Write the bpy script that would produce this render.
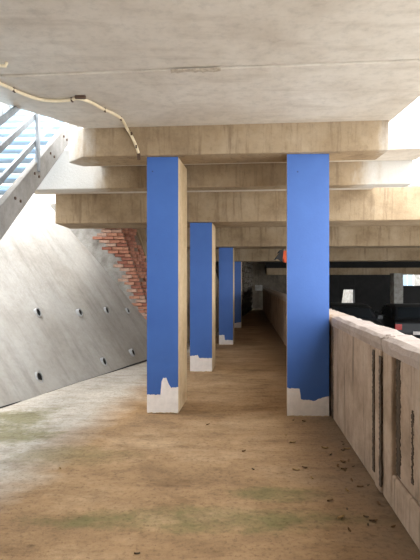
import bpy, bmesh, math, random
from mathutils import Vector, Matrix
random.seed(7)
S = bpy.context.scene
C = S.collection
for o in list(bpy.data.objects): bpy.data.objects.remove(o)

# ------------------------------------------------------------------ camera, sky, exposure
EYE = 1.55; F = 500.0
cam_d = bpy.data.cameras.new('camera'); cam = bpy.data.objects.new('camera', cam_d); C.objects.link(cam)
cam_d.sensor_fit = 'VERTICAL'; cam_d.sensor_height = 24.0; cam_d.lens = F/560*24.0
cam.location = (0, 0, EYE); cam.rotation_euler = (math.pi/2, 0, 0); cam_d.clip_end = 500
S.camera = cam
w = bpy.data.worlds.new('sky'); S.world = w; w.use_nodes = True
bg = w.node_tree.nodes['Background']
bg.inputs[0].default_value = (0.93, 0.97, 1.0, 1); bg.inputs[1].default_value = 1.0
sun_d = bpy.data.lights.new('hazy_sun', 'SUN'); sun_d.energy = 0.9; sun_d.angle = math.radians(22); sun_d.color = (1, .96, .9)
sun = bpy.data.objects.new('hazy_sun', sun_d); C.objects.link(sun)
sun.rotation_euler = Vector((0.2, 0.14, -0.95)).to_track_quat('-Z', 'Y').to_euler()
vs = S.view_settings; vs.view_transform = 'Standard'; vs.look = 'None'; vs.gamma = 1; vs.use_curve_mapping = False
vs.exposure = 2.6

def at(px, py, Y):            # the point at distance Y seen at a pixel of the photograph
    return Vector(((px-210)/F*Y, Y, EYE+(280-py)/F*Y))
def ground(px, py):
    Y = EYE*F/(py-280); return Vector(((px-210)/F*Y, Y, 0))

# ------------------------------------------------------------------ materials
def ramp(nt, fac, stops):
    r = nt.nodes.new('ShaderNodeValToRGB'); cr = r.color_ramp
    while len(cr.elements) < len(stops): cr.elements.new(0.5)
    for e, (p, c) in zip(cr.elements, stops):
        e.position = p; e.color = (*c, 1) if len(c) == 3 else c
    nt.links.new(fac, r.inputs[0]); return r.outputs[0]
def noise(nt, co, scale, detail=5, rough=.6, sc=(1,1,1)):
    mp = nt.nodes.new('ShaderNodeMapping'); mp.inputs['Scale'].default_value = sc
    nt.links.new(co, mp.inputs[0])
    n = nt.nodes.new('ShaderNodeTexNoise'); n.inputs['Scale'].default_value = scale
    n.inputs['Detail'].default_value = detail; n.inputs['Roughness'].default_value = rough
    nt.links.new(mp.outputs[0], n.inputs[0]); return n.outputs['Fac']
def mix(nt, fac, a, b, mode='MIX'):
    m = nt.nodes.new('ShaderNodeMix'); m.data_type = 'RGBA'; m.blend_type = mode
    if isinstance(fac, (int, float)): m.inputs[0].default_value = fac
    else: nt.links.new(fac, m.inputs[0])
    for s, v in ((6, a), (7, b)):
        if isinstance(v, tuple): m.inputs[s].default_value = (*v[:3], 1)
        else: nt.links.new(v, m.inputs[s])
    return m.outputs[2]
def base(name, rough=.85, coord='Object'):
    m = bpy.data.materials.new(name); m.use_nodes = True; nt = m.node_tree
    b = nt.nodes['Principled BSDF']; b.inputs['Roughness'].default_value = rough
    tc = nt.nodes.new('ShaderNodeTexCoord'); return m, nt, b, tc.outputs[coord]
def bump(nt, b, h, strength, dist=.02):
    bp = nt.nodes.new('ShaderNodeBump'); bp.inputs['Strength'].default_value = strength
    bp.inputs['Distance'].default_value = dist
    nt.links.new(h, bp.inputs['Height']); nt.links.new(bp.outputs[0], b.inputs['Normal'])
def concrete(name, c, dark, light, scale=1.6, streak=0.0, stain=None, bumps=.35, streak_sc=(6,6,.5), rough=.9):
    m, nt, b, co = base(name, rough)
    n1 = noise(nt, co, scale, 6, .62); n2 = noise(nt, co, scale*9, 5, .7)
    col = ramp(nt, n1, [(.3, dark), (.5, c), (.72, light)])
    sp = ramp(nt, n2, [(.3, (.72,.72,.72)), (.5, (1,1,1)), (.75, (1.1,1.1,1.1))])
    col = mix(nt, .55, col, sp, 'MULTIPLY')
    if streak:
        n3 = noise(nt, co, 2.2, 5, .65, streak_sc)
        f = ramp(nt, n3, [(.52, (0,0,0)), (.68, (1,1,1))])
        mm = nt.nodes.new('ShaderNodeMath'); mm.operation = 'MULTIPLY'; mm.inputs[1].default_value = streak
        nt.links.new(f, mm.inputs[0])
        col = mix(nt, mm.outputs[0], col, stain or tuple(x*.4 for x in dark))
    nt.links.new(col, b.inputs['Base Color'])
    n4 = noise(nt, co, scale*22, 6, .7); bump(nt, b, n4, bumps, .015)
    return m
def plain(name, c, rough=.6, metal=0, var=.12, scale=12, bumps=.1):
    m, nt, b, co = base(name, rough); b.inputs['Metallic'].default_value = metal
    n = noise(nt, co, scale, 5, .6)
    col = ramp(nt, n, [(.3, tuple(x*(1-var) for x in c)), (.7, tuple(min(1, x*(1+var)) for x in c))])
    nt.links.new(col, b.inputs['Base Color'])
    if bumps: bump(nt, b, noise(nt, co, scale*6, 3), bumps, .004)
    return m

M = {}
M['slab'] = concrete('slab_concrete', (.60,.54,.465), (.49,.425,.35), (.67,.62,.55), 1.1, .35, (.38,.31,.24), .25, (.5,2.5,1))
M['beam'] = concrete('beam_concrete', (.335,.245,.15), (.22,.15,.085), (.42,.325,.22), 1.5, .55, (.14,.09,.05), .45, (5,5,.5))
M['pillar'] = concrete('pillar_concrete', (.58,.43,.255), (.46,.32,.17), (.66,.52,.33), 2.0, .3, (.28,.18,.09), .35)
def apron_mat():
    m, nt, b, co = base('apron_concrete', .9)
    def dot(v):
        d = nt.nodes.new('ShaderNodeVectorMath'); d.operation = 'DOT_PRODUCT'; d.inputs[1].default_value = v
        nt.links.new(co, d.inputs[0]); return d.outputs['Value']
    cb = nt.nodes.new('ShaderNodeCombineXYZ')
    nt.links.new(dot((.35,.937,0)), cb.inputs[0]); nt.links.new(dot((-.577,.215,.788)), cb.inputs[1])
    n1 = noise(nt, cb.outputs[0], .9, 6, .62); n2 = noise(nt, cb.outputs[0], 1.5, 6, .65, (3.2,.45,1)); n3 = noise(nt, co, 14, 5, .7)
    col = ramp(nt, n1, [(.3, (.31,.285,.25)), (.5, (.385,.365,.335)), (.72, (.445,.43,.405))])
    col = mix(nt, .5, col, ramp(nt, n2, [(.32, (.62,.60,.57)), (.5, (1,1,1)), (.72, (1.1,1.1,1.1))]), 'MULTIPLY')
    col = mix(nt, .5, col, ramp(nt, n3, [(.3, (.75,.75,.75)), (.6, (1,1,1))]), 'MULTIPLY')
    nt.links.new(col, b.inputs['Base Color']); bump(nt, b, n3, .5, .02); return m
M['apron'] = apron_mat()
M['parapet'] = concrete('parapet_render', (.45,.335,.245), (.30,.215,.15), (.53,.42,.33), 2.2, .75, (.10,.07,.045), .45, (5,5,.45))
M['coping'] = concrete('coping_concrete', (.47,.385,.335), (.34,.27,.225), (.54,.46,.41), 2.2, .35, (.2,.15,.11), .55, (2,2,2))
M['plaster'] = concrete('old_plaster', (.34,.32,.29), (.20,.18,.155), (.46,.44,.41), 4.0, .4, (.15,.13,.11), .9, (2,2,2))
M['crust'] = plain('dirt_crust', (.085,.06,.04), .95, 0, .5, 16, .6)
M['scar'] = plain('mortar_scar', (.44,.37,.29), .9, 0, .3, 25, .5)
M['mortar'] = plain('mortar', (.22,.15,.11), .95, 0, .35, 20, .6)
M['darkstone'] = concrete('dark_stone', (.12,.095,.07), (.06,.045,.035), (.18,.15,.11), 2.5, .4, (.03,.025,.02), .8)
M['asphalt'] = plain('asphalt', (.045,.045,.045), .9, 0, .3, 6, .4)
M['pave'] = concrete('outside_paving', (.5,.47,.43), (.4,.37,.33), (.58,.55,.5), 1.0)
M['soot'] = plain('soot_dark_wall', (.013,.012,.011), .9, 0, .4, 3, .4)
M['white'] = plain('white_primer', (.80,.745,.705), .75, 0, .08, 14, .25)
M['render'] = plain('white_render', (.80,.80,.78), .8, 0, .05, 2, .1)
M['carglass'] = plain('car_glass', (.02,.025,.03), .08, 0, .1, 1, 0)
M['road'] = plain('pale_road', (.46,.45,.43), .9, 0, .15, 4, .3)
M['glass'] = plain('window_glass', (.25,.34,.42), .1, 0, .1, 1, 0)
M['steel'] = plain('galvanised_steel', (.30,.325,.35), .5, .5, .2, 9, .15)
M['string'] = concrete('stringer_steel', (.27,.255,.235), (.20,.185,.17), (.33,.31,.29), 4, .25, (.2,.16,.12), .2)
M['step'] = plain('step_blue_grey', (.42,.56,.70), .7, 0, .12, 5, .15)
M['tread'] = plain('tread_pale', (.72,.76,.80), .7, 0, .1, 5, .15)
M['conduit'] = plain('cream_conduit', (.78,.66,.46), .5, 0, .1, 20, 0)
M['clip'] = plain('rusty_clip', (.09,.05,.03), .8, 0, .3, 20, .2)
M['pipe'] = plain('weep_pipe_plastic', (.36,.36,.36), .6, 0, .25, 20, .1)
M['hole'] = plain('pipe_bore', (.012,.011,.01), .9, 0, .1, 5, 0)
M['leafA'] = plain('leaf_brown', (.20,.11,.045), .8, 0, .35, 30, .2)
M['leafB'] = plain('leaf_tan', (.42,.27,.11), .8, 0, .3, 30, .2)
M['leafC'] = plain('leaf_dark', (.12,.08,.045), .8, 0, .35, 30, .2)
M['carpaint'] = plain('car_paint_black', (.010,.011,.013), .5, 0, .1, 3, 0)
M['cargrey'] = plain('car_paint_grey', (.02,.022,.025), .5, 0, .1, 3, 0)
M['tyre'] = plain('tyre', (.015,.015,.015), .85, 0, .2, 12, .1)
M['chrome'] = plain('chrome', (.6,.6,.6), .2, 1, .05, 5, 0)
M['tail'] = plain('tail_lamp_red', (.5,.02,.015), .2, 0, .1, 5, 0)
M['lampglass'] = plain('lamp_clear', (.75,.76,.78), .1, 0, .05, 5, 0)
M['blackcloth'] = plain('black_fabric', (.012,.012,.013), .7, 0, .2, 20, .2)
M['orange'] = plain('orange_fabric', (.75,.10,.02), .6, 0, .1, 20, .1)
M['bricks'] = [plain('brick_red', (.42,.185,.12), .9, 0, .3, 14, .6), plain('brick_orange', (.50,.245,.16), .9, 0, .3, 14, .6),
               plain('brick_dark', (.31,.12,.08), .9, 0, .3, 14, .6), plain('brick_pale', (.48,.31,.235), .9, 0, .3, 14, .6)]

def painted_light_beam():  # beam concrete with skylight and glare painted pale into both ends
    m = concrete('painted_light_beam_concrete', (.335,.245,.15), (.22,.15,.085), (.42,.325,.22), 1.5, .55, (.14,.09,.05), .45, (5,5,.5))
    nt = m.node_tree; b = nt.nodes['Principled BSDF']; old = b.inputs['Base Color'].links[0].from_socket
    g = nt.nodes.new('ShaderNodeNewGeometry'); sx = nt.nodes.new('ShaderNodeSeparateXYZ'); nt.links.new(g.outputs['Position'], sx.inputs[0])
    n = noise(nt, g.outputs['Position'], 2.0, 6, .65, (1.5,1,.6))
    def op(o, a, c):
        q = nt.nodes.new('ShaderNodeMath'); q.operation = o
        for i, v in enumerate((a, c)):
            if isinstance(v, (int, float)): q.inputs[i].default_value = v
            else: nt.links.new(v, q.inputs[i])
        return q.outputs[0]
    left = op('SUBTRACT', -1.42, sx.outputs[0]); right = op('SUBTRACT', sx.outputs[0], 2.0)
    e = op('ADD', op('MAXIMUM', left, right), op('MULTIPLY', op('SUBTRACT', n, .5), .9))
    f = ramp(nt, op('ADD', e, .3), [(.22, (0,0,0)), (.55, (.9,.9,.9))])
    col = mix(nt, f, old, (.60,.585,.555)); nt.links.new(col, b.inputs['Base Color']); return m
M['litbeam'] = painted_light_beam()
def blue_paint():
    m, nt, b, co = base('blue_paint', .5)
    n1 = noise(nt, co, 1.6, 5, .6); n2 = noise(nt, co, 40, 2, .5)
    col = ramp(nt, n1, [(.3, (.037,.110,.365)), (.55, (.043,.125,.40)), (.75, (.050,.140,.44))])
    n3 = nt.nodes.new('ShaderNodeTexVoronoi'); n3.inputs['Scale'].default_value = 4.5; nt.links.new(co, n3.inputs[0])
    f = ramp(nt, n3.outputs['Distance'], [(.035, (1,1,1)), (.05, (0,0,0))])
    col = mix(nt, f, col, (.02,.05,.16))
    nt.links.new(col, b.inputs['Base Color']); bump(nt, b, n2, .2, .004)
    return m
M['blue'] = blue_paint()

def floor_mat():
    m, nt, b, co = base('dusty_walkway_floor', .92)
    n1 = noise(nt, co, .9, 7, .62, (1,1.6,1)); n2 = noise(nt, co, 9, 6, .7); n3 = noise(nt, co, 45, 4, .7)
    col = ramp(nt, n1, [(.3, (.235,.14,.066)), (.5, (.385,.24,.12)), (.7, (.50,.34,.195))])
    col = mix(nt, .6, col, ramp(nt, n2, [(.28, (.68,.66,.62)), (.5, (1,1,1)), (.75, (1.14,1.14,1.14))]), 'MULTIPLY')
    sep = nt.nodes.new('ShaderNodeSeparateXYZ'); nt.links.new(co, sep.inputs[0])
    def math_(op, a, bb):
        q = nt.nodes.new('ShaderNodeMath'); q.operation = op
        for i, v in enumerate((a, bb)):
            if isinstance(v, (int, float)): q.inputs[i].default_value = v
            else: nt.links.new(v, q.inputs[i])
        return q.outputs[0]
    # left daylight pool painted as paler grey concrete; brown silt under the deck
    side = math_('ADD', math_('MULTIPLY', sep.outputs[0], -1.0), math_('MULTIPLY', sep.outputs[1], .16))
    side = math_('ADD', side, math_('MULTIPLY', math_('SUBTRACT', n1, .5), 1.0))
    f = ramp(nt, math_('MULTIPLY', side, .25), [(.46, (0,0,0)), (.60, (1,1,1))])
    f2 = mix(nt, .85, (0,0,0), f)
    grey = ramp(nt, n2, [(.3, (.40,.37,.32)), (.7, (.53,.50,.45))])
    col = mix(nt, f2, col, grey)
    # moss patches
    def blob(cx, cy, rx, ry, amt, col):
        dx = math_('DIVIDE', math_('SUBTRACT', sep.outputs[0], cx), rx); dy = math_('DIVIDE', math_('SUBTRACT', sep.outputs[1], cy), ry)
        d = math_('ADD', math_('MULTIPLY', dx, dx), math_('MULTIPLY', dy, dy))
        d = math_('ADD', d, math_('MULTIPLY', math_('SUBTRACT', n1, .5), 4.5))
        d = math_('ADD', d, math_('MULTIPLY', math_('SUBTRACT', n2, .5), 1.6))
        g = ramp(nt, d, [(.0, (amt,)*3), (.9, (0,0,0))])
        return mix(nt, g, col, (.185,.165,.06))
    col = blob(-2.1, 5.4, .55, .9, .75, col)
    col = blob(.0, 3.25, 1.1, .20, .8, col)
    col = blob(-1.2, 4.4, .7, .3, .4, col)
    col = blob(.55, 3.62, .45, .16, .7, col)
    # shade along the parapet painted into the floor as darker brown
    d = math_('SUBTRACT', sep.outputs[0], math_('MULTIPLY', sep.outputs[1], .066))
    d = math_('ADD', d, math_('MULTIPLY', math_('SUBTRACT', n1, .5), .9)); d = math_('ADD', d, math_('MULTIPLY', math_('SUBTRACT', n2, .5), .5))
    col = mix(nt, ramp(nt, d, [(.45, (0,0,0)), (.95, (.75,.75,.75))]), col, (.15,.10,.06))
    n5 = noise(nt, co, 3.2, 7, .7, (.7,1.6,1))
    col = mix(nt, .75, col, ramp(nt, n5, [(.33, (.66,.62,.56)), (.5, (1,1,1)), (.68, (1.12,1.12,1.12))]), 'MULTIPLY')
    n6 = noise(nt, co, 30, 6, .75)
    col = mix(nt, .8, col, ramp(nt, n6, [(.34, (.55,.52,.48)), (.47, (1,1,1)), (.68, (1.14,1.13,1.12))]), 'MULTIPLY')
    # dark grit specks
    f = ramp(nt, n3, [(.26, (1,1,1)), (.34, (0,0,0))]); col = mix(nt, f, col, (.07,.05,.03))
    nt.links.new(col, b.inputs['Base Color'])
    bump(nt, b, math_('ADD', n2, math_('MULTIPLY', n3, .5)), .5, .015)
    return m
M['floor'] = floor_mat()

# ------------------------------------------------------------------ mesh helpers (all coordinates in metres, world space)
WL = {}
def wl(o): return WL.get(o.name, Vector((0,0,0))) if o else Vector((0,0,0))
def finish(name, verts, faces, mat, parent=None, bevel=0, smooth=False, mats=None):
    vs_ = [Vector(v) for v in verts]
    lo = Vector([min(v[i] for v in vs_) for i in range(3)]); hi = Vector([max(v[i] for v in vs_) for i in range(3)])
    c = Vector(((lo.x+hi.x)/2, (lo.y+hi.y)/2, lo.z))
    me = bpy.data.meshes.new(name); me.from_pydata([v-c for v in vs_], [], faces); me.update()
    bm = bmesh.new(); bm.from_mesh(me)
    bmesh.ops.recalc_face_normals(bm, faces=bm.faces[:])
    if bevel: bmesh.ops.bevel(bm, geom=bm.edges[:], offset=bevel, segments=2, profile=.5, affect='EDGES', clamp_overlap=True)
    bm.to_mesh(me); bm.free()
    if smooth:
        for p in me.polygons: p.use_smooth = True
    me.materials.append(mat)
    o = bpy.data.objects.new(name, me); C.objects.link(o)
    o.location = c - wl(parent); o.parent = parent; WL[o.name] = c
    return o
def empty(name, loc):
    o = bpy.data.objects.new(name, None); C.objects.link(o); o.location = loc; o.empty_display_size = .1
    WL[o.name] = Vector(loc); return o
def tag(o, label=None, cat=None, group=None, kind=None):
    if label: o['label'] = label
    if cat: o['category'] = cat
    if group: o['group'] = group
    if kind: o['kind'] = kind
    return o
def prism_geo(plan, z0, z1):
    n = len(plan)
    v = [(p[0], p[1], z0) for p in plan] + [(p[0], p[1], z1) for p in plan]
    f = [tuple(range(n))[::-1], tuple(range(n, 2*n))] + [(i, (i+1) % n, n+(i+1) % n, n+i) for i in range(n)]
    return v, f
def prism(name, plan, z0, z1, mat, parent=None, bevel=0):
    v, f = prism_geo(plan, z0, z1); return finish(name, v, f, mat, parent, bevel)
def box(name, a, b, mat, parent=None, bevel=0):
    return prism(name, [(a[0],a[1]), (b[0],a[1]), (b[0],b[1]), (a[0],b[1])], a[2], b[2], mat, parent, bevel)
def extrude(name, poly, d, mat, parent=None, bevel=0):     # poly = 3D loop, pushed along d
    n = len(poly); d = Vector(d); p = [Vector(q) for q in poly]
    f = [tuple(range(n)), tuple(range(n, 2*n))[::-1]] + [(i, (i+1) % n, n+(i+1) % n, n+i) for i in range(n)]
    return finish(name, p+[q+d for q in p], f, mat, parent, bevel)
def tube_geo(pts, r, seg=8):
    pts = [Vector(p) for p in pts]; V = []; Fc = []
    for i, p in enumerate(pts):
        t = (pts[min(i+1, len(pts)-1)]-pts[max(i-1, 0)]).normalized()
        a = t.cross(Vector((0,0,1)))
        if a.length < 1e-3: a = t.cross(Vector((1,0,0)))
        a.normalize(); b = t.cross(a)
        for k in range(seg):
            an = 2*math.pi*k/seg; V.append(p+(a*math.cos(an)+b*math.sin(an))*r)
    for i in range(len(pts)-1):
        for k in range(seg):
            Fc.append((i*seg+k, i*seg+(k+1) % seg, (i+1)*seg+(k+1) % seg, (i+1)*seg+k))
    Fc.append(tuple(range(seg))); Fc.append(tuple((len(pts)-1)*seg+k for k in range(seg)))
    return V, Fc
def tube(name, pts, r, mat, parent=None, seg=8):
    v, f = tube_geo(pts, r, seg); return finish(name, v, f, mat, parent, smooth=False)

SK = -.0875                                   # the beams lie a few degrees off square to the view
def by(Y0, X): return Y0+SK*X
def beam_plan(Xl, Xr, Y0, t): return [(Xl, by(Y0,Xl)), (Xr, by(Y0,Xr)), (Xr, by(Y0,Xr)+t), (Xl, by(Y0,Xl)+t)]

# ------------------------------------------------------------------ floor and ground
def grid(name, x0, x1, y0, y1, nx, ny, zf, mat):
    V = [(x0+(x1-x0)*i/nx, y0+(y1-y0)*j/ny, zf(x0+(x1-x0)*i/nx, y0+(y1-y0)*j/ny)) for j in range(ny+1) for i in range(nx+1)]
    Fc = [(j*(nx+1)+i, j*(nx+1)+i+1, (j+1)*(nx+1)+i+1, (j+1)*(nx+1)+i) for j in range(ny) for i in range(nx)]
    o = finish(name, V, Fc, mat, smooth=True)
    return o
fl = grid('floor', -6, 2.95, -9, 30, 40, 120, lambda x, y: .006*math.sin(x*2.1+y*.7)+.006*math.sin(y*1.7-x), M['floor'])
# keep object space = world space for the floor so that its stains lie where they belong
off = fl.location.copy()
for v in fl.data.vertices: v.co += off
for v in fl.data.vertices:
    lim = 1.005+.066*v.co.y+.24
    if v.co.x > lim: v.co.x = lim
fl.location = (0,0,0); tag(fl, 'brown dusty walkway floor with green moss patches', kind='structure')
YG = -.8                                       # the yard beyond the parapet lies lower
gr = box('floor', (2.0, 8.2, YG-.2), (60, 70, YG), M['asphalt']); tag(gr, 'dark asphalt yard below the deck beyond the parapet', kind='structure')
g2 = box('floor', (1.2, -12, YG-.2), (60, 8.2, YG), M['road']); tag(g2, 'pale road beside the parapet', kind='structure')
gl = box('floor', (-40, -12, -.25), (-6, 60, -.03), M['pave']); tag(gl, 'pale paving outside on the stair side', kind='structure')

# ------------------------------------------------------------------ deck overhead
ZC = 3.32
ceil = empty('ceiling', (0, 4, ZC)); tag(ceil, 'underside of the pale concrete deck slab', kind='structure')
YS = 4.16
prism('slab_panel', [(-3.6, -9.0), (1.6, -9.0), (2.02, by(YS,2.02)-.004), (-2.72, by(YS,-2.72)-.004), (-3.6, 3.6)], ZC, ZC+.24, M['slab'], ceil, .005)
prism('slab_panel', [(-2.68, by(YS,-2.68)+.004), (2.02, by(YS,2.02)+.004), (1.99, 5.95), (-1.46, 6.2), (-1.44, 5.80), (-2.09, 4.93)], ZC-.016, ZC+.24, M['slab'], ceil, .005)
prism('joint_filler', [(-2.66, by(YS,-2.66)-.03), (2.0, by(YS,2.0)-.03), (2.0, by(YS,2.0)+.03), (-2.66, by(YS,-2.66)+.03)], ZC+.03, ZC+.2, M['soot'], ceil)
# mortar scar along the joint
sc = []
for i in range(15):
    x = -.33+.42*i/14; sc.append((x, by(YS,x)-.014-.022*random.random(), ZC-.014))
for i in range(15):
    x = .09-.42*i/14; sc.append((x, by(YS,x)+.018+.03*random.random(), ZC-.014))
extrude('mortar_scar', sc, (0,0,-.010), M['scar'], ceil)
def slab(Xl, Xr, Ya, Yb, z0, z1, label):
    p = [(Xl, by(Ya,Xl)), (Xr, by(Ya,Xr)), (Xr, by(Yb,Xr)), (Xl, by(Yb,Xl))]
    o = prism('ceiling', p, z0, z1, M['slab'], None, .01); tag(o, label, kind='structure'); return o
slab(-1.5, 2.66, 6.13, 6.71, 3.10, 3.3, 'lower deck step just behind the first crossbeam')
slab(-3.0, 2.62, 6.99, 8.36, 3.02, 3.2, 'deck step between second and third crossbeams')
slab(-2.66, 22, 8.37, 11.8, 3.06, 3.3, 'wide deck slab over the third crossbeam')
slab(-1.7, 24, 11.81, 16.2, 2.86, 3.1, 'wide deck slab over the fourth crossbeam')
slab(-1.2, 14.5, 16.25, 31, 2.62, 2.9, 'lowest far deck slab over the dark yard')

def beam(plan, z0, z1, label, mat='beam'):
    o = prism('concrete_beam', plan, z0, z1, M[mat], None, .012)
    return tag(o, label, 'beam', 'concrete crossbeams under the deck')
Y1 = 5.66
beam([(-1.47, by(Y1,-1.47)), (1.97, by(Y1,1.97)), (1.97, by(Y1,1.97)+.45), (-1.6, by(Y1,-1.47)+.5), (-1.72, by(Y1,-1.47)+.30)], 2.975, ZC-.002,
     'nearest tan concrete crossbeam resting on both front blue pillars', 'litbeam')
beam(beam_plan(-2.45, 2.64, 6.72, .26), 2.80, 3.34, 'second crossbeam, with light painted pale into its left end, behind the front pillars', 'litbeam')
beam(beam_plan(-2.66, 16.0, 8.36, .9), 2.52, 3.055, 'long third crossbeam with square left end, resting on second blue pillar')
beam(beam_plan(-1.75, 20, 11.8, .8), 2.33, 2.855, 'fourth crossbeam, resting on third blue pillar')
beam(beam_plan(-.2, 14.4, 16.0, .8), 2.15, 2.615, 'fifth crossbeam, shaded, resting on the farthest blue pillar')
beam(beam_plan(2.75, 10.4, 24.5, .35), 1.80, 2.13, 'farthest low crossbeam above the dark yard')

wr = box('wall_rear_blocker', (-5.0, -9.4, 0), (1.8, -9.05, 3.3), M['apron']); tag(wr, 'added unseen concrete wall behind the viewer, blocking front light', kind='structure')  # added out of view to cut the light from behind the viewer
wl_ = box('wall_side_blocker', (-4.0, -9.0, 0), (-3.62, 2.6, 3.3), M['apron']); tag(wl_, 'added unseen concrete wall left of the viewer, blocking side light', kind='structure')  # unseen wall, put in so that less light enters from the left
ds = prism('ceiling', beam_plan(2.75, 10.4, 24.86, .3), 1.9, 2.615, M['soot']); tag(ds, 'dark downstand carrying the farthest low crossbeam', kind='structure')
# ------------------------------------------------------------------ blue pillars
YAW = math.radians(6)
def pillar(xl, xr, Y, ztop, depth, edge, label, seed=0, YAW=math.radians(6)):
    rnd = random.Random(seed)
    wd = xr-xl; root = empty('concrete_pillar', ((xl+xr)/2, Y+depth/2, 0)); root.rotation_euler = (0,0,0)
    tag(root, label, 'pillar', 'blue painted pillars')
    u = Vector((1, -.03, 0)); v = Vector((math.sin(YAW), math.cos(YAW), 0))
    P0 = Vector((xl, Y, 0))
    def pl(a, d): q = P0+u*a+v*d; return (q.x, q.y)
    prism('shaft', [pl(0,.004), pl(wd,.004), pl(wd,depth), pl(0,depth)], 0, ztop, M['pillar'], root, .006)
    # stepped brush edge between blue and white: list of (fraction across, height)
    pts = []
    for (a, za), (b_, zb) in zip(edge, edge[1:]):
        n = max(2, int(abs(b_-a)*wd/.012), int(abs(zb-za)/.015))
        for k in range(n):
            t = k/n; pts.append((a+(b_-a)*t, za+(zb-za)*t+(rnd.random()-.5)*.010))
    pts.append(edge[-1])
    def pt(a, z, d): q = P0+u*(a*wd)+v*d; return (q.x, q.y, z)
    loop = [pt(a, z, -.002) for a, z in pts]+[pt(1, ztop-.002, -.002), pt(0, ztop-.002, -.002)]
    extrude('blue_paint', loop, v*.006, M['blue'], root)
    jag = [(1-.05*k, .008+.012*rnd.random()) for k in range(21)]
    loop = [pt(a, z, -.001) for a, z in pts]+[pt(max(0, a), z, -.001) for a, z in jag]
    extrude('white_primer', loop, v*.005, M['white'], root)
    return root
def hz(py, Y): return EYE+(280-py)/F*Y
Yp = 5.80
e1 = [(0,hz(394.5,Yp)), (.43,hz(394.5,Yp)), (.47,hz(381,Yp)), (.52,hz(377.5,Yp)), (.62,hz(377.5,Yp)), (.70,hz(384,Yp)), (.78,hz(387.5,Yp)), (1,hz(387,Yp))]
pillar(-.731, -.368, Yp, 2.985, .68, e1, 'front left blue pillar with a white spike in its base primer', 1)
Yr = 5.66
e2 = [(0,hz(388,Yr)), (.30,hz(388.5,Yr)), (.33,hz(399,Yr)), (.65,hz(400.5,Yr)), (.80,hz(398,Yr)), (1,hz(396,Yr))]
pillar(.872, 1.345, Yr, 2.985, .66, e2, 'widest bright blue pillar standing against the parapet', 2, math.radians(8.2))
Y2 = 8.42
e3 = [(0,hz(356,Y2)), (.35,hz(355,Y2)), (.42,hz(358,Y2)), (1,hz(358,Y2))]
pillar(-.337, .034, Y2, 2.515, .62, e3, 'second blue pillar in the left row, holding the third crossbeam', 3)
Y3 = 11.92
e4 = [(0,hz(335,Y3)), (.38,hz(335,Y3)), (.42,hz(340,Y3)), (1,hz(340,Y3))]
pillar(.2146, .548, Y3, 2.325, .62, e4, 'third blue pillar in the left row with an L-shaped white base', 4)
Y4 = 16.1
e5 = [(0,hz(324,Y4)), (1,hz(322,Y4))]
pillar(.63, 1.0, Y4, 2.145, .6, e5, 'farthest and dimmest blue pillar of the left row', 5)

# ------------------------------------------------------------------ sloping concrete apron on the left
A = Vector((-2.54, 6.05, 0)); D = Vector((.35,.937,0)); L = Vector((-.937,.35,0)); TN = 1.28
YE = 10.75; SM = 2.81
def ap(a, s): p = A+D*a+L*s; return Vector((p.x, p.y, TN*s))
V = []; Fc = []; na, ns = 40, 20
for j in range(ns+1):
    s = -.06+(SM+.06)*j/ns
    a1 = (YE-A.y-L.y*s)/D.y
    for i in range(na+1):
        a = -15+(a1+15)*i/na
        p = ap(a, s); nrm = Vector((.937*TN, -.35*TN, 1)).normalized()
        V.append(p+nrm*(.012*math.sin(a*1.3+s*2)+.008*math.sin(a*3.1-s*4)))
for j in range(ns):
    for i in range(na): Fc.append((j*(na+1)+i, j*(na+1)+i+1, (j+1)*(na+1)+i+1, (j+1)*(na+1)+i))
# back and closing faces give the apron its body
nb = len(V)
for i in range(na+1):
    p = V[ns*(na+1)+i]; V.append(Vector((p.x, p.y, -.1)))
for i in range(na): Fc.append((ns*(na+1)+i, ns*(na+1)+i+1, nb+i+1, nb+i))
apron = finish('wall_left', V, Fc, M['apron'], None, smooth=True)
tag(apron, 'sloping grey concrete embankment with rows of weep pipes', kind='structure')
jt = []; rj = random.Random(3)
for k in range(61): jt.append(A+D*(-7+.2*k)+L*(-.004-.016*rj.random())+Vector((.0,0,.002)))
for k in range(61)[::-1]: jt.append(A+D*(-7+.2*k)+L*.03+Vector((0,0,.004)))
jt = [q for q in jt if q.y < YE-.05]
extrude('base_joint', jt, (0,0,.008), M['soot'], apron)
UP = (L+Vector((0,0,TN))).normalized(); NRM = Vector((.937*TN, -.35*TN, 1)).normalized()
def on_apron(px, py):
    d = Vector(((px-210)/F, 1, (280-py)/F)); o = Vector((0,0,EYE))
    n = Vector((.937*TN, -.35*TN, 1)); return o+d*((A-o).dot(n)/d.dot(n))
for (px, py, r) in ((37,313,.062), (79,313,.06), (106,311,.06), (127,311,.055), (38,378,.07), (103,362,.062), (132,353,.062)):
    p = on_apron(px, py); ax = (NRM*.75+Vector((.3,-.25,-.1))).normalized()
    a_ = ax.cross(UP).normalized(); b_ = ax.cross(a_).normalized()
    Vv = []; ff = []; sg = 14
    for k in range(sg):
        an = 2*math.pi*k/sg; e = a_*math.cos(an)*.8+b_*math.sin(an)*1.25
        Vv += [p-ax*.05+e*r, p+ax*.045+e*r, p+ax*.045+e*r*.78, p-ax*.03+e*r*.78]
    for k in range(sg):
        q = (k+1) % sg
        for c in range(3): ff.append((k*4+c, q*4+c, q*4+c+1, k*4+c+1))
    wp = finish('weep_pipe', Vv, ff, M['pipe'], apron)
    finish('pipe_bore', [p+ax*.028+(a_*math.cos(2*math.pi*k/sg)*.8+b_*math.sin(2*math.pi*k/sg)*1.25)*r*.76 for k in range(sg)], [tuple(range(sg))], M['hole'], wp)

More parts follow.
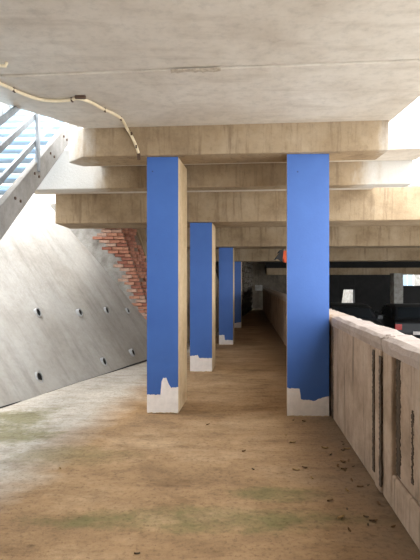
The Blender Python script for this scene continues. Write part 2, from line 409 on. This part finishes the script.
# ------------------------------------------------------------------ old brick and plaster wall beyond the apron
def xr(z): return -1.0-.345*z                 # battered right-hand edge
WD = Vector((.28, .96, 0))
wb = empty('wall_back', (-2, YE, 0)); tag(wb, 'battered old wall with flaking plaster and exposed red bricks', kind='structure')
T0 = 3.2
def side(z, t): return Vector((xr(z)+WD.x*t, YE+.02+WD.y*t, z))
lo, hi = 0.0, T0
core = [Vector((-4.6, YE+.02, lo)), side(lo,0), side(hi,0), Vector((-4.6, YE+.02, hi)),
        Vector((-2.6, YE+6.6, lo)), side(lo,6.5), side(hi,6.5), Vector((-2.6, YE+6.6, hi))]
finish('wall_core', core, [(0,1,2,3), (5,4,7,6), (1,5,6,2), (4,0,3,7), (3,2,6,7), (4,5,1,0)], M['mortar'], wb)
sp_ = [side(0,.68), side(0,6.4), side(3.15,6.4), side(3.15,.70), side(2.4,.80), side(1.7,.66), side(.9,.78)]
extrude('earth_render', sp_, Vector((WD.y,-WD.x,0))*.035, M['beam'], wb)
# plaster: ragged skin left of the bricks
def bl(z):                                     # left limit of the exposed bricks
    return -2.30+max(0, 2.42-z)*.40+(.20 if z < 2.15 else 0)
def bl_j(z): return bl(z)+.06*math.sin(z*23)+.05*math.sin(z*41+1)
pp = [(-4.55, YE-.03, .0), (-1.12, YE-.03, .0), (-1.32, YE-.03, .55)]
z = .9
while z < 3.15:
    pp.append((min(bl_j(z), xr(z)-.02), YE-.03, z)); z += .037
pp += [(-2.45, YE-.03, 3.18), (-4.55, YE-.03, 3.18)]
extrude('plaster', pp, (0,.06,0), M['plaster'], wb)
def brick_mesh(l, d, h, seed):
    rnd = random.Random(seed); v, f = prism_geo([(-l/2,-d/2), (l/2,-d/2), (l/2,d/2), (-l/2,d/2)], 0, h)
    v = [(a+rnd.uniform(-.008,.008), b+rnd.uniform(-.006,.006), c+rnd.uniform(-.004,.004)) for a, b, c in v]
    me = bpy.data.meshes.new('brick'); me.from_pydata(v, [], f); me.update()
    bm = bmesh.new(); bm.from_mesh(me); bmesh.ops.recalc_face_normals(bm, faces=bm.faces[:])
    bmesh.ops.bevel(bm, geom=bm.edges[:], offset=.006, segments=1, affect='EDGES'); bm.to_mesh(me); bm.free()
    me.materials.append(M['bricks'][seed % 4]); return me
BR = [brick_mesh(.215, .09, .062, s) for s in range(8)]; BH = [brick_mesh(.105, .09, .062, 20+s) for s in range(4)]
def put_brick(me, p, rz):
    o = bpy.data.objects.new('brick', me); C.objects.link(o); o.parent = wb
    o.location = Vector(p)-wl(wb); o.rotation_euler = (random.uniform(-.03,.03), random.uniform(-.02,.02), rz+random.uniform(-.03,.03))
z = .62; row = 0
sang = math.atan2(WD.y, WD.x)
while z < 3.08:
    x = xr(z)-.005; first = True
    lim = bl_j(z)-.03
    while x > lim:
        if first and row % 2: me, l = random.choice(BH), .105
        else: me, l = random.choice(BR), .215
        put_brick(me, (x-l/2, YE+.045-random.uniform(.035,.062), z), 0); x -= l+.012; first = False
    t = .06 if row % 2 else .02; n = 0
    while t < .62:
        me, l = random.choice(BR), .215
        p = side(z, t+l/2); nn = Vector((WD.y, -WD.x, 0))
        if random.random() > .1: put_brick(random.choice(BR[2::4]+BR[0::4]), p-nn*.03+nn*random.uniform(0,.02), sang)
        t += l+.012
    z += .075; row += 1

# dark rubble wall closing the far corridor
wf = empty('wall_far', (1.2, 20, 0)); tag(wf, 'dark rubble wall along the far end of the corridor', kind='structure')
P = [(-.55,12.7), (.3,17.0), (1.35,21.5), (2.2,26.5)]
bk = [(x-.6, y+.15) for x, y in P][::-1]
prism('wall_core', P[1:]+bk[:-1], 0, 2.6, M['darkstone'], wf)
SM_ = []
for s in range(6):
    rnd = random.Random(50+s); v, f = prism_geo([(-.2,-.08), (.2,-.08), (.2,.08), (-.2,.08)], 0, .2)
    v = [(a+rnd.uniform(-.04,.04), b+rnd.uniform(-.03,.03), c+rnd.uniform(-.03,.03)) for a, b, c in v]
    me = bpy.data.meshes.new('stone'); me.from_pydata(v, [], f); me.update()
    bm = bmesh.new(); bm.from_mesh(me); bmesh.ops.recalc_face_normals(bm, faces=bm.faces[:])
    bmesh.ops.bevel(bm, geom=bm.edges[:], offset=.03, segments=1, affect='EDGES'); bm.to_mesh(me); bm.free()
    me.materials.append(M['darkstone']); SM_.append(me)
for i in range(1, 3):
    p0, p1 = Vector((*P[i],0)), Vector((*P[i+1],0)); ln = (p1-p0).length; d = (p1-p0)/ln; nn = Vector((d.y,-d.x,0))
    rr = 0; z = .02
    while z < 2.45:
        t = .2+.2*(rr % 2)
        while t < ln-.2:
            red = abs((p0+d*t).y-20.6) < .45 and z > 1.0
            me = random.choice(SM_)
            if red: me = random.choice(BR)
            o = bpy.data.objects.new('brick' if red else 'stone', me); C.objects.link(o); o.parent = wf
            q = p0+d*t+nn*random.uniform(0,.04); o.location = Vector((q.x,q.y,z))-wl(wf)
            o.rotation_euler = (0,0,math.atan2(d.y,d.x)); 
            if red: o.scale = (1.6,1.6,2.6)
            t += .43
        z += .235; rr += 1
box('end_wall', (1.9, 26.9, 0), (4.2, 27.3, 2.6), M['darkstone'], wf)
bd = box('pale_board', (2.42, 26.70, .98), (2.80, 26.88, 1.28), M['plaster'], None, .01)
tag(bd, 'small pale board fixed on the dark end wall', 'board')

# ------------------------------------------------------------------ parapet on the right
PX = lambda Y: 1.005+.066*Y
def strip(Ya, Yb, o0, o1): return [(PX(Ya)+o0, Ya), (PX(Ya)+o1, Ya), (PX(Yb)+o1, Yb), (PX(Yb)+o0, Yb)]
pw = empty('wall_right', (PX(3.5), 3.5, 0)); tag(pw, 'pinkish rendered concrete parapet with rounded coping', kind='structure')
ZT = 1.145
def coping(Ya, Yb, seed):
    rnd = random.Random(seed); n = max(2, int((Yb-Ya)/.12)); prof = [(-.0,-.11), (-.012,-.06), (.0,-.02), (.035,0), (.21,.004), (.25,-.03), (.255,-.11)]
    V = []; Fc = []; m = len(prof)
    for i in range(n+1):
        Y = Ya+(Yb-Ya)*i/n
        for (a, h) in prof: V.append((PX(Y)+a+rnd.uniform(-.006,.006), Y, ZT+h+(rnd.uniform(-.006,.006) if h > -.1 else 0)))
    for i in range(n):
        for k in range(m): Fc.append((i*m+k, i*m+(k+1) % m, (i+1)*m+(k+1) % m, (i+1)*m+k))
    Fc += [tuple(range(m)), tuple(n*m+k for k in range(m))]
    return finish('coping', V, Fc, M['coping'], pw, smooth=False)
prism('retaining_base', strip(-6, 26, .02, .25), YG, -.012, M['parapet'], pw)
# near recessed bay, post, long plain bay, then bays that repeat into the dark
coping(-6, 3.60, 1); coping(3.62, 5.9, 2); coping(5.92, 11.9, 3); coping(11.95, 18, 4); coping(18.05, 25.5, 5)
def panel(Ya, Yb, o0=.0): return prism('wall_panel', strip(Ya, Yb, o0, .25), .0, ZT-.105, M['parapet'], pw, .012)
panel(-6, 3.385, .035)                                             # recessed field
prism('kerb', strip(-6, 3.385, 0, .034), 0, .235, M['parapet'], pw, .015)
prism('post', strip(3.39, 3.60, 0, .25), 0, ZT-.105, M['parapet'], pw, .015)
prism('post', strip(3.625, 3.78, -.012, .25), 0, ZT-.105, M['parapet'], pw, .018)
prism('open_joint', strip(3.60, 3.625, .05, .24), 0, ZT-.11, M['soot'], pw)
prism('open_joint', strip(3.78, 3.80, .03, .24), 0, ZT-.11, M['soot'], pw)
panel(3.80, 5.62)
def crust(Ya, Yb, z0, z1, off, seed, name='dirt_crust'):
    rnd = random.Random(seed); l = []; n = 70
    for k in range(n+1): l.append((Ya+rnd.uniform(-.010,.010)+.012*math.sin(k*.31+seed)*math.sin(k*.13), z0+(z1-z0)*k/n))
    for k in range(n+1)[::-1]: l.append((Yb+rnd.uniform(-.012,.012), z0+(z1-z0)*k/n))
    return extrude(name, [(PX(Y)+off, Y, z_) for Y, z_ in l], (.012,0,0), M['crust'], pw)
crust(3.30, 3.38, .24, 1.03, .030, 1)
crust(3.585, 3.635, .06, 1.0, -.017, 2); crust(3.775, 3.825, .10, 1.02, -.017, 3); crust(3.05, 3.075, .3, .75, .030, 4)
crust(5.56, 5.61, .0, 1.03, -.004, 5)
v_ = Vector((PX(3.61)+.015, 3.61, ZT-.03)); rk = random.Random(9)
for k in range(5):
    q = v_+Vector((rk.uniform(-.02,.05), rk.uniform(-.06,.06), rk.uniform(-.01,.02)))
    prism('mortar_lump', [(q.x-.03,q.y-.02), (q.x+.01,q.y-.035), (q.x+.035,q.y), (q.x,q.y+.035)], q.z, q.z+.035, M['coping'], pw, .008)
panel(5.65, 8.6); panel(8.62, 11.9)
prism('post', strip(11.92, 12.2, -.015, .25), 0, ZT-.105, M['parapet'], pw, .018)
panel(12.22, 18); prism('post', strip(18.02, 18.3, -.015, .25), 0, ZT-.105, M['parapet'], pw, .018); panel(18.32, 25.5)

# ------------------------------------------------------------------ conduit along the ceiling
def on_ceil(px, py): Y = (ZC-.034-EYE)*F/(280-py); return Vector(((px-210)/F*Y, Y, ZC-.034))
def on_b1(px, py):
    r = (px-210)/F; Y = (Y1-.019)/(1-SK*r); return Vector((r*Y, Y, EYE+(280-py)/F*Y))
cp = [on_ceil(*q) for q in ((-40,62), (-15,76), (0,83.5), (14,90), (27,95.5), (40,99.5), (55,101), (70,100), (78,98.5), (90,102), (103,109), (113,113.5), (121,118.5), (124.5,123.5))]
cp += [on_b1(*q) for q in ((127.5,129.5), (130.5,134), (134,141), (136.5,147), (138.5,153))]
def smoothline(p, n=4):
    out = []
    for i in range(len(p)-1):
        a, b_, c, d = p[max(i-1,0)], p[i], p[i+1], p[min(i+2,len(p)-1)]
        for k in range(n):
            t = k/n; out.append(.5*((2*b_)+(c-a)*t+(2*a-5*b_+4*c-d)*t*t+(3*b_-a-3*c+d)*t**3))
    return out+[p[-1]]
cr = empty('electrical_conduit', cp[10]); tag(cr, 'cream electrical conduit clipped along the ceiling down to front left pillar', 'conduit')
tube('conduit_run', smoothline(cp), .016, M['conduit'], cr)
for (px, py, f_) in ((14,90,on_ceil), (72,99.8,on_ceil), (105,110,on_ceil), (121,118.5,on_ceil), (131.5,134,on_b1), (136.5,147,on_b1)):
    p = f_(px, py); box('clip', p-Vector((.009,.022,.019)), p+Vector((.009,.022,.019)), M['clip'], cr, .003)
p = on_ceil(80, 97.5); box('junction', p-Vector((.05,.018,.012)), p+Vector((.055,.018,.02)), M['clip'], cr, .008)
p = on_b1(139, 155.5); box('end_cap', p-Vector((.018,.02,.05)), p+Vector((.018,.0,.02)), M['clip'], cr, .004)
p = on_ceil(3, 66); st = tube('conduit_stub', [p+Vector((-.05,-.01,0)), p+Vector((.02,0,0)), p+Vector((.03,0,.03))], .014, M['conduit'])
tag(st, 'short cream conduit stub on the ceiling above the stairs', 'conduit')

# ------------------------------------------------------------------ outside staircase at upper left
SX = -1.93
sr = empty('staircase', (SX-.8, 5, 0)); tag(sr, 'pale outdoor staircase with grey stringer and bar railing', 'stairs')
def sl(px, py):                               # point on the near stringer plane
    r = (px-210)/F; Y = SX/r; return Vector((SX, Y, EYE+(280-py)/F*Y))
sa, sb = sl(0,207), sl(69,123); slope = (sb.z-sa.z)/(sb.y-sa.y)
ba, bb = sl(12,220), sl(69,145); hgt = (sa.z+slope*(ba.y-sa.y))-ba.z
def line_z(Y, o=0): return sa.z+slope*(Y-sa.y)+o
Ys, Ye = sa.y-(sa.z-.05)/slope, 8.4
def stringer(x):
    return extrude('stringer', [(x, Ys, 0.0), (x, Ys+hgt/slope+.05, 0.0), (x, Ye, line_z(Ye,-hgt)), (x, Ye, line_z(Ye)), (x, Ys, line_z(Ys))], (-.07,0,0), M['string'], sr, .006)
s1 = stringer(SX); s2 = stringer(SX-1.185)
Yb_ = Ys+.35
while Yb_ < Ye-.1:
    for o_ in (-.09, -hgt+.08):
        if line_z(Yb_, o_) > .1:
            Y = Yb_+(.0 if o_ > -.1 else .14)
            v, f = tube_geo([(SX-.01, Y, line_z(Y,o_)), (SX+.012, Y, line_z(Y,o_))], .016, 8); finish('bolt', v, f, M['clip'], s1)
    Yb_ += .55
RI = .175; GO = RI/slope; Y = Ys+.12; z = 0.0; 
while Y < Ye-GO:
    zt = line_z(Y, -.06)
    box('tread', (SX-1.18, Y-.02, zt-.05), (SX-.072, Y+GO, zt), M['step'], sr, .006)
    Y += GO
def rail(px0, py0, px1, py1):
    a = sl(px0,py0); b_ = sl(px1,py1); dz = ((a.z-line_z(a.y))+(b_.z-line_z(b_.y)))/2
    r_ = extrude('rail_bar', [(SX-.02, Ys+.3, line_z(Ys+.3,dz)), (SX-.02, Ye, line_z(Ye,dz)), (SX-.02, Ye, line_z(Ye,dz-.07)), (SX-.02, Ys+.3, line_z(Ys+.3,dz-.07))], (-.03,0,0), M['steel'], sr)
    return dz
rail(0,180,57,119); rail(0,149,36,114); top = rail(0,121,18,106.5)
for Y in (2.6, sl(38,150).y, 8.1):
    box('rail_post', (SX-.02, Y-.036, line_z(Y,-.12)), (SX+.015, Y+.036, line_z(Y,top)), M['steel'], sr, .004)

# ------------------------------------------------------------------ things beyond
def facade(name, x0, x1, Y, z1, label, wins, wall='render', d=6):
    r = empty(name, ((x0+x1)/2, Y+d/2, 0)); tag(r, label, 'building')
    box('wall', (x0, Y, YG), (x1, Y+d, z1), M[wall], r)
    for (a, b_, c, e) in wins:
        fr = box('window', (a, Y-.06, c), (b_, Y+.02, e), M['render'], r)
        box('pane', (a+.08, Y-.075, c+.08), ((a+b_)/2-.03, Y-.055, e-.08), M['glass'], fr)
        box('pane', ((a+b_)/2+.03, Y-.075, c+.08), (b_-.08, Y-.055, e-.08), M['glass'], fr)
    return r
facade('apartment_building', -16, -6.2, 19, 9.5, 'overexposed white building behind the staircase', [(-9.6+i*2.2-2, -8.2+i*2.2-2, 5.0+k*2.6, 6.6+k*2.6) for i in range(3) for k in range(2)])
facade('stone_house', 9.5, 26, 34, 8.5, 'pale house with blue-grey windows beyond the yard', [(12.95, 13.85, 1.05, 2.1), (14.9, 15.9, 1.0, 2.2), (17.5, 18.6, 1.0, 2.2)], 'plaster')
facade('far_house', 5.0, 9.4, 36, 6, 'bright facade glimpsed through the gap in the dark wall', [(8.6, 9.1, .3, 1.0)], 'plaster', 4)
# dark retaining wall with a gap in it
wg = empty('wall_yard', (6, 29, 0)); tag(wg, 'soot dark wall with an opening at the back of the yard', kind='structure')
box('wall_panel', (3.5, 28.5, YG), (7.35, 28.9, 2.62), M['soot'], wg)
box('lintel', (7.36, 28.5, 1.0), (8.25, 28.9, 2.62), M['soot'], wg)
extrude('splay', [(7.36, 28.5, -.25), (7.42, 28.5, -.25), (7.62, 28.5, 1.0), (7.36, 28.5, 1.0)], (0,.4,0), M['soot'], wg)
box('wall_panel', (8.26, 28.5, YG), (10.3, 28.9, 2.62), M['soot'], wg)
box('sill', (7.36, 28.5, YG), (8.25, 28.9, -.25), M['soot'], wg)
sp = box('stone_pier', (8.2, 22.3, YG), (8.62, 22.8, 1.85), M['plaster'], None, .02); tag(sp, 'pale stone pier beside the far house windows', 'pier')
dw = prism('garden_wall', [(9.4, 24.3), (17, 23.6), (17, 23.9), (9.4, 24.6)], YG, 1.27, M['soot'], None, .02); tag(dw, 'low dark wall beyond the parked cars', 'low wall')
def car(name, loc, rz, paint, label):
    r = empty(name, loc); tag(r, label, 'car', 'cars parked in the dark yard')
    def part(nm, v, f, mt, par=None, bev=0):
        o = finish(nm, [Vector(q)+Vector(loc) for q in v], f, mt, par or r, bev); return o
    hw = .86
    def loft(prof, y0, y1, inset=0):
        n = len(prof); v = [(x, -(y0-(inset if z > .95 else 0)), z) for x, z in prof]+[(x, y1-(inset if z > .95 else 0), z) for x, z in prof]
        f = [tuple(range(n)), tuple(range(n,2*n))[::-1]]+[(i,(i+1) % n,n+(i+1) % n,n+i) for i in range(n)]; return v, f
    body = [(-2.0,.28), (-2.08,.5), (-2.02,.88), (-1.85,.95), (-1.1,.97), (.75,.95), (1.75,.80), (2.03,.66), (2.08,.42), (2.0,.25)]
    part('body', *loft(body, hw, hw), paint, None, .05)
    cab = [(-1.75,.93), (-1.35,1.38), (-.9,1.46), (.15,1.44), (.45,1.36), (1.05,.93)]
    cb = part('cabin', *loft(cab, hw-.06, hw-.06, .12), paint, None, .03)
    for s in (-1, 1):
        yy = s*(hw-.115)
        gl_ = [(-1.35,yy*1.06,1.0), (-1.15,yy,1.33), (-.2,yy,1.38), (-.2,yy*1.06,1.0)]
        part('side_window', gl_+[(a,b_+s*.03,c) for a,b_,c in gl_], [(0,1,2,3),(7,6,5,4),(0,4,5,1),(1,5,6,2),(2,6,7,3),(3,7,4,0)], M['carglass'], cb)
        gl_ = [(-.14,yy*1.06,1.0), (-.14,yy,1.38), (.3,yy,1.34), (.8,yy*1.06,1.0)]
        part('side_window', gl_+[(a,b_+s*.03,c) for a,b_,c in gl_], [(0,1,2,3),(7,6,5,4),(0,4,5,1),(1,5,6,2),(2,6,7,3),(3,7,4,0)], M['carglass'], cb)
        for x in (-1.28, 1.3):
            v, f = tube_geo([(x, s*(hw-.2), .31), (x, s*(hw+.01), .31)], .31, 16); wv = part('wheel', v, f, M['tyre'])
            v, f = tube_geo([(x, s*(hw+.005), .31), (x, s*(hw+.025), .31)], .19, 12); part('hubcap', v, f, M['chrome'], wv)
        part('tail_lamp', *prism_geo([(-2.1,s*.62), (-2.1,s*.84), (-1.95,s*.86), (-1.95,s*.62)], .62, .82), M['tail'])
        part('head_lamp', *prism_geo([(2.09,s*.55), (2.09,s*.82), (1.93,s*.84), (1.93,s*.55)], .56, .70), M['lampglass'])
        part('mirror', *prism_geo([(.62,s*.86), (.82,s*.86), (.82,s*1.02), (.66,s*1.02)], .98, 1.1), paint)
    for nm, xa, za, xb, zb in (('rear_window', -1.68, 1.02, -1.40, 1.34), ('windscreen', .98, 1.0, .52, 1.33)):
        q = .66; e = -.02 if xa < 0 else .02
        pts = [(xa,-q,za), (xa,q,za), (xb,q*.9,zb), (xb,-q*.9,zb)]
        part(nm, pts+[(a+e,b_,c+.02) for a,b_,c in pts], [(0,1,2,3),(7,6,5,4),(0,4,5,1),(1,5,6,2),(2,6,7,3),(3,7,4,0)], M['carglass'], cb)
    part('number_plate', *prism_geo([(-2.11,-.25), (-2.09,-.25), (-2.09,.25), (-2.11,.25)], .46, .57), M['white'])
    r.rotation_euler = (0,0,rz); return r
car('parked_car', (7.55, 19.3, YG), math.radians(82), M['carpaint'], 'black parked car with red tail lamps in front of the stone pier')
car('parked_car', (5.15, 18.6, YG), math.radians(266), M['cargrey'], 'dark grey parked car facing the walkway, nearer the bright blue pillar')

# black and orange cloth bag hanging below the fourth beam
bY = 11.55
hb = empty('hanging_bag', at(283, 256, bY)); tag(hb, 'black and orange cloth bag hanging beside the bright blue pillar', 'bag')
def hang(name, pix, mat, th, dy):
    q = [at(px, py, bY) for px, py in pix]; return extrude(name, [(v.x, v.y+dy, v.z) for v in q], (0,th,0), mat, hb, .008)
hang('black_flap', [(284,248.5), (280,250), (277,253.5), (279.5,253), (274,260), (278,259), (282.5,262), (283.2,256)], M['blackcloth'], .10, 0)
hang('orange_body', [(283.4,250.5), (282.6,257), (284.5,262), (294,264), (296,251)], M['orange'], .16, .02)
tube('hanging_strap', [at(288,252,bY)+Vector((0,.1,0)), at(288,247.2,bY)+Vector((0,.1,.0)), Vector((at(288,252,bY).x, 11.75, 2.325))], .012, M['blackcloth'], hb, 6)

# ------------------------------------------------------------------ dry leaves and grit on the floor
def leaf_mesh(s, mat, curl):
    V = []; n = 5
    for i in range(n+1):
        t = i/n; w_ = .42*math.sin(math.pi*min(1, t*.92+.04))**.8
        for k in (-1, 0, 1): V.append((t*s-s/2, k*w_*s*.5, .006+curl*s*((t-.5)**2*1.2+(abs(k)*.35))))
    Fc = [(i*3+k, i*3+k+1, (i+1)*3+k+1, (i+1)*3+k) for i in range(n) for k in range(2)]
    V2 = [(a, b_, c-.003) for a, b_, c in V]; m_ = len(V)
    Fc += [tuple(m_+q for q in f[::-1]) for f in Fc]
    me = bpy.data.meshes.new('dry_leaf'); me.from_pydata(V+V2, [], Fc); me.update(); me.materials.append(mat); return me
LM = [leaf_mesh(s, M[m_], c) for s, m_, c in ((.05,'leafA',.3), (.035,'leafC',.4), (.06,'leafB',.3), (.04,'leafA',.4), (.03,'leafC',.3), (.04,'leafB',.4))]
rl = random.Random(11)
spots = []
for _ in range(22):
    Y = rl.uniform(3.0, 5.5); spots.append((PX(Y)-.03-abs(rl.gauss(0,.22)), Y))
for p_ in ((293,443), (357,445), (331,455), (345,470), (352,480), (330,500), (366,516), (341,517), (372,520), (296,470), (312,478), (137,555), (286,436), (253,470), (60,470), (208,425), (244,452)):
    g = ground(*p_); spots.append((g.x, g.y))
for x, y in spots:
    if x > PX(y)-.05: x = PX(y)-.06
    if y > 5.6 and x > .8: continue
    o = bpy.data.objects.new('dry_leaf', rl.choice(LM)); C.objects.link(o)
    o.location = (x, y, .006*math.sin(x*2.1+y*.7)+.006*math.sin(y*1.7-x)); o.rotation_euler = (rl.uniform(-.1,.1), rl.uniform(-.1,.1), rl.uniform(0,6.28))
    hue = {'leaf_brown': 'brown', 'leaf_tan': 'pale tan', 'leaf_dark': 'dark brown'}[o.data.materials[0].name]
    where = 'close beside the parapet' if x > PX(y)-.45 else 'out on the open walkway floor'
    tag(o, 'small %s dry leaf lying %s' % (hue, where), 'leaf', 'dry leaves scattered on the walkway')
